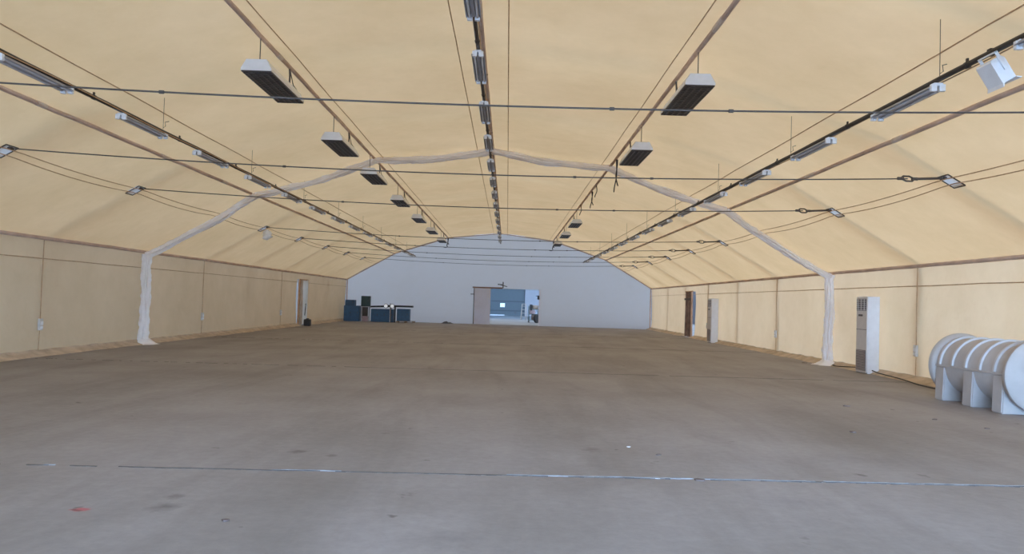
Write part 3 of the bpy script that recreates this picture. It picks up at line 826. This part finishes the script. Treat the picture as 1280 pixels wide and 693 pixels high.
# yard clutter seen through the opening
ld = thing('step_ladder', 'pale step ladder standing in the yard before the blue door', 'ladder', (2.0, 66.0, 0), -0.2)
for sx in (-1, 1):
    m = MB(); m.tube([(sx * 0.22, -0.25, 0), (sx * 0.16, 0.0, 1.35)], 0.025, 6); m.build('rail', M['wood'], ld)
    m = MB(); m.tube([(sx * 0.24, 0.3, 0), (sx * 0.17, 0.03, 1.33)], 0.02, 6); m.build('leg', M['wood'], ld)
for q in range(4):
    m = MB(); z = 0.28 + q * 0.3; m.box(0, -0.25 + 0.25 * z / 1.35, z, 0.40, 0.09, 0.03); m.build('step', M['wood'], ld)
m = MB(); m.box(0, 0.02, 1.36, 0.36, 0.16, 0.04); m.build('top_cap', M['wood'], ld)
ct = thing('utility_cart', 'greenish metal cart loaded with bundles seen through the back opening', 'cart', (2.58, 58.5, 0), 0.1)
for sx in (-1, 1):
    for sy in (-1, 1):
        m = MB(); m.tube([(sx * 0.36, sy * 0.25, 0.12), (sx * 0.36, sy * 0.25, 1.25)], 0.025, 6); m.build('post', M['greenmetal'], ct)
        w = MB(); w.tube([(sx * 0.36 - 0.02, sy * 0.25, 0.06), (sx * 0.36 + 0.02, sy * 0.25, 0.06)], 0.06, 12); w.build('wheel', M['black'], ct)
for z in (0.16, 0.62, 1.0):
    m = MB(); m.box(0, 0, z, 0.76, 0.54, 0.03); m.build('shelf', M['greenmetal'], ct)
for (x, z, w_, h_, mt) in ((-0.1, 0.8, 0.42, 0.32, 'pinkbox'), (0.12, 1.16, 0.4, 0.3, 'wood'), (-0.2, 1.12, 0.16, 0.5, 'black'), (0.1, 0.4, 0.5, 0.4, 'brownplastic')):
    m = MB(); m.box(x, 0, z, w_, 0.4, h_, bev=0.05); o = m.build('bundle', M[mt], None, True)
    o.parent = ct
tr = thing('tyre_stack', 'dark tyre leaning beside the cart at the right of the yard opening', 'tyre', (2.78, 57.2, 0.0), 0.9)
m = MB(); m.lathe_y(0, 0.33, [(-0.1, 0.2), (-0.1, 0.29), (-0.06, 0.33), (0.06, 0.33), (0.1, 0.29), (0.1, 0.2)], 28); m.build('rubber', M['black'], tr, True)
m = MB(); m.lathe_y(0, 0.33, [(-0.06, 0.19), (0.06, 0.19)], 20); m.build('rim', M['galv'], tr, True)
tr.name = 'spare_tyre'

# ------------------------------------------------------------------ equipment at the left end of the gable
EY = 48.9
def cabinet(name, label, x, w, d, h, mat, y=EY, z=0.0, doors=1, cat='cabinet'):
    r = thing(name, label, cat, (x, y, z))
    m = MB(); m.box(0, 0, h / 2, w, d, h, bev=0.02); m.build('body', M[mat], r)
    for q in range(doors):
        dw = (w - 0.06) / doors
        m = MB(); m.box(-w / 2 + 0.03 + dw * (q + 0.5), -d / 2 - 0.008, h / 2, dw - 0.03, 0.016, h - 0.1, bev=0.004); dd = m.build('door', M[mat], r)
        m = MB(); m.box(-w / 2 + 0.03 + dw * (q + 0.85), -d / 2 - 0.026, h * 0.55, 0.025, 0.02, 0.12); m.build('handle', M['steel'], dd)
    return r
cabinet('cabinet', 'wide blue cabinet in the far left corner with a smaller box on top', -9.25, 0.98, 0.7, 0.98, 'blue', doors=2)
cabinet('storage_box', 'small dull blue box on top of the far left blue cabinet', -9.38, 0.60, 0.5, 0.36, 'blue2', z=0.98, cat='box')
gb = cabinet('switch_cabinet', 'dark green cabinet standing on a pale frame beside the blue cabinets', -8.42, 0.55, 0.4, 0.66, 'greenbox', z=0.95)
for sx in (-1, 1):
    for sy in (-1, 1):
        m = MB(); m.box(sx * 0.23, sy * 0.15, -0.475, 0.05, 0.05, 0.95); m.build('leg', M['galv'], gb)
m = MB(); m.box(0, 0, -0.02, 0.55, 0.4, 0.05); m.build('frame', M['galv'], gb)
m = MB(); m.box(-0.05, 0.1, -0.4, 0.36, 0.06, 0.74); m.build('back_plate', M['steel'], gb)
pk = MB(); pk.box(0, 0, 0.16, 0.36, 0.22, 0.32, bev=0.01); pk.box(0, 0, 0.325, 0.38, 0.05, 0.01)
tag(pk.build('carton', M['pinkbox'], loc=(-8.42, EY, 0.0)), 'pinkish carton on the floor under the dark green cabinet', 'carton')
cabinet('cabinet', 'long blue cabinet under the left half of the dark plank', -7.33, 1.40, 0.65, 0.82, 'blue', doors=3)
cabinet('cabinet', 'blue cabinet under the right end of the dark plank', -6.0, 0.80, 0.6, 0.76, 'blue', z=0.10, doors=1)
pl = thing('workbench', 'long dark plank bench top laid over the blue cabinets with pole legs', 'bench', (-7.0, EY - 0.05, 0))
m = MB(); m.box(-0.50, 0, 0.975, 1.15, 0.5, 0.11, Matrix.Rotation(-0.05, 3, 'Y')); m.build('top', M['black'], pl)
m = MB(); m.box(0.78, 0, 1.02, 1.6, 0.5, 0.11); m.build('top', M['black'], pl)
for x in (0.22, 0.50):
    m = MB(); m.box(x, -0.33, 0.50, 0.09, 0.06, 1.0); m.build('leg', M['black'], pl)
m = MB(); m.tube([(0.2, -0.4, 0.0), (0.2, -0.4, 1.2)], 0.03, 8); m.build('pole', M['galv'], pl)
def lamp(x, lab):
    r = thing('work_lamp', lab, 'lamp', (x, EY - 0.33, 0.925), 0, 'work lamps on the dark plank')
    m = MB(); m.lathe_y(0, 0.10, [(-0.26, 0.11), (-0.2, 0.14), (-0.05, 0.08), (0.0, 0.05)], 20); m.build('shade', M['steel'], r, True)
    m = MB(); m.lathe_y(0, 0.10, [(-0.285, 0.03), (-0.278, 0.10), (-0.262, 0.11)], 20); m.build('lens', M['lit'], r, True)
    m = MB(); m.box(0, -0.03, 0.1, 0.08, 0.05, 0.06); m.build('clamp', M['steel'], r)
    return r
lamp(-7.06, 'left of two bright round work lamps clamped to the front of the dark plank'); lamp(-6.66, 'right of two bright round work lamps clamped to the front of the dark plank')
pt = thing('pallet', 'low wooden pallet under the right blue cabinet', 'pallet', (-5.85, EY - 0.05, 0))
for q in range(5):
    m = MB(); m.box(0, -0.36 + q * 0.18, 0.088, 1.15, 0.12, 0.022); m.build('board', M['wood'], pt)
for x in (-0.5, 0, 0.5):
    m = MB(); m.box(x, 0, 0.038, 0.09, 0.84, 0.076); m.build('block', M['wood'], pt)
tp = MB()
def heap(u, v):
    x = (u - 0.5) * 0.8; y = (v - 0.5) * 0.5
    e = max(0, 1 - (2 * u - 1) ** 2) * max(0, 1 - (2 * v - 1) ** 2)
    return (x, y, 0.004 + e * 0.16 * (0.7 + 0.8 * noise.noise(Vector((x * 5, y * 5, 1)))))
tag(tp.grid(heap, 20, 14).build('tarpaulin', M['tarp'], smooth=True, loc=(-3.25, 49.5, 0)), 'small dark heap of tarpaulin on the floor against the back wall', 'tarpaulin')

# scraps on the floor
def scrap(x, y, s, mat, label, seed):
    rnd = random.Random(seed); m = MB(); n = 7
    top = [m.bm.verts.new((s * math.cos(2 * PI * k / n) * rnd.uniform(0.6, 1.2), s * 0.7 * math.sin(2 * PI * k / n) * rnd.uniform(0.6, 1.2), 0.008 + s * 0.15 * rnd.random())) for k in range(n)]
    bot = [m.bm.verts.new((v.co.x * 0.9, v.co.y * 0.9, 0.001)) for v in top]
    m.bm.faces.new(top); m.bm.faces.new(bot[::-1])
    for k in range(n): m.bm.faces.new((bot[k], bot[(k + 1) % n], top[(k + 1) % n], top[k]))
    tag(m.build('floor_scrap', M[mat], loc=(x, y, 0)), label, 'scrap')
SC = [(6.16, 12.6, 0.11, 'scrap', 'dark scrap on the bare floor left of the tank'),
      (5.04, 9.9, 0.09, 'scrap', 'dark scrap on the right side floor nearer than the tank'),
      (6.88, 11.3, 0.06, 'scrap', 'dark scrap on the floor left of the scraps before the tank feet'),
      (7.19, 10.56, 0.06, 'scrap', 'dark scrap on the floor in front of the tank feet'),
      (7.75, 10.3, 0.05, 'scrap', 'dark scrap at the right edge in front of the tank'),
      (2.32, 6.90, 0.10, 'scrap', 'flat dark scrap lying on the pale floor joint'),
      (1.92, 8.4, 0.04, 'palescrap', 'pale scrap on the floor beyond the joint near the middle'),
      (2.17, 8.0, 0.045, 'scrap', 'reddish dark scrap right of the pale scrap beyond the joint'),
      (-1.31, 5.26, 0.05, 'scrap', 'dark stick like scrap on the near floor right of the dark stain'),
      (9.35, 22.6, 0.14, 'scrap', 'dark scrap at the foot of the right wrapped post'),
      (-5.25, 48.0, 0.12, 'palescrap', 'pale scrap on the floor before the pallet'),
      (-1.75, 48.4, 0.12, 'palescrap', 'pale scrap on the floor by the sliding door')]
for i, a in enumerate(SC): scrap(a[0], a[1], a[2] * 0.65, *a[3:], i + 3)

# ------------------------------------------------------------------ light: sky, soft high sun
w = bpy.data.worlds.new('sky'); scene.world = w; w.use_nodes = True
nt = w.node_tree; bgn = nt.nodes['Background']
# pale sky, brightest low in the direction the open hall front looks at
tc = nt.nodes.new('ShaderNodeTexCoord'); sp = nt.nodes.new('ShaderNodeSeparateXYZ'); nt.links.new(tc.outputs['Generated'], sp.inputs[0])
mr = nt.nodes.new('ShaderNodeMapRange'); mr.interpolation_type = 'SMOOTHSTEP'
mr.inputs['From Min'].default_value = -0.25; mr.inputs['From Max'].default_value = -0.95; mr.inputs['To Min'].default_value = 0.0; mr.inputs['To Max'].default_value = 1.0
nt.links.new(sp.outputs['Y'], mr.inputs['Value'])
mc = nt.nodes.new('ShaderNodeMix'); mc.data_type = 'RGBA'
mz = nt.nodes.new('ShaderNodeMapRange'); mz.interpolation_type = 'SMOOTHSTEP'
mz.inputs['From Min'].default_value = 0.60; mz.inputs['From Max'].default_value = 0.10; mz.inputs['To Min'].default_value = 0.0; mz.inputs['To Max'].default_value = 1.0
nt.links.new(sp.outputs['Z'], mz.inputs['Value'])
mm_ = nt.nodes.new('ShaderNodeMath'); mm_.operation = 'MULTIPLY'
nt.links.new(mr.outputs['Result'], mm_.inputs[0]); nt.links.new(mz.outputs['Result'], mm_.inputs[1])
nt.links.new(mm_.outputs[0], mc.inputs[0])
mc.inputs[6].default_value = (0.88, 1.02, 1.19, 1); mc.inputs[7].default_value = (22, 36, 56, 1)
nt.links.new(mc.outputs[2], bgn.inputs['Color'])

sun = bpy.data.lights.new('sun', 'SUN'); sun.energy = 2.7; sun.angle = math.radians(45); sun.color = (1.0, 0.97, 0.93)
so = bpy.data.objects.new('sun', sun); C.objects.link(so)
so.rotation_euler = Vector((-0.75, 0.25, -1.0)).to_track_quat('-Z', 'Y').to_euler()

# ------------------------------------------------------------------ camera
F = 960.0; VPX, VPY, ROLL = 634.0, 377.0, 0.031
cam = bpy.data.cameras.new('camera'); cam.sensor_fit = 'HORIZONTAL'; cam.sensor_width = 36; cam.lens = F / 1280 * 36
cam.clip_start = 0.05; cam.clip_end = 500
fw = Vector((VPX - 640, -(VPY - 346.5), -F)).normalized()
r0 = Vector((math.cos(ROLL), -math.sin(ROLL), 0)); rt = (r0 - fw * r0.dot(fw)).normalized()
up = rt.cross(fw)
R3 = Matrix((rt, fw, up))
co = bpy.data.objects.new('camera', cam); C.objects.link(co)
co.matrix_world = Matrix.Translation((0.55, 0, EYE)) @ R3.to_4x4()
scene.camera = co
vs = scene.view_settings
vs.view_transform = 'Standard'; vs.look = 'None'; vs.gamma = 1; vs.use_curve_mapping = False; vs.exposure = -1.06
scene.cycles.max_bounces = 10; scene.cycles.diffuse_bounces = 7; scene.cycles.transmission_bounces = 6
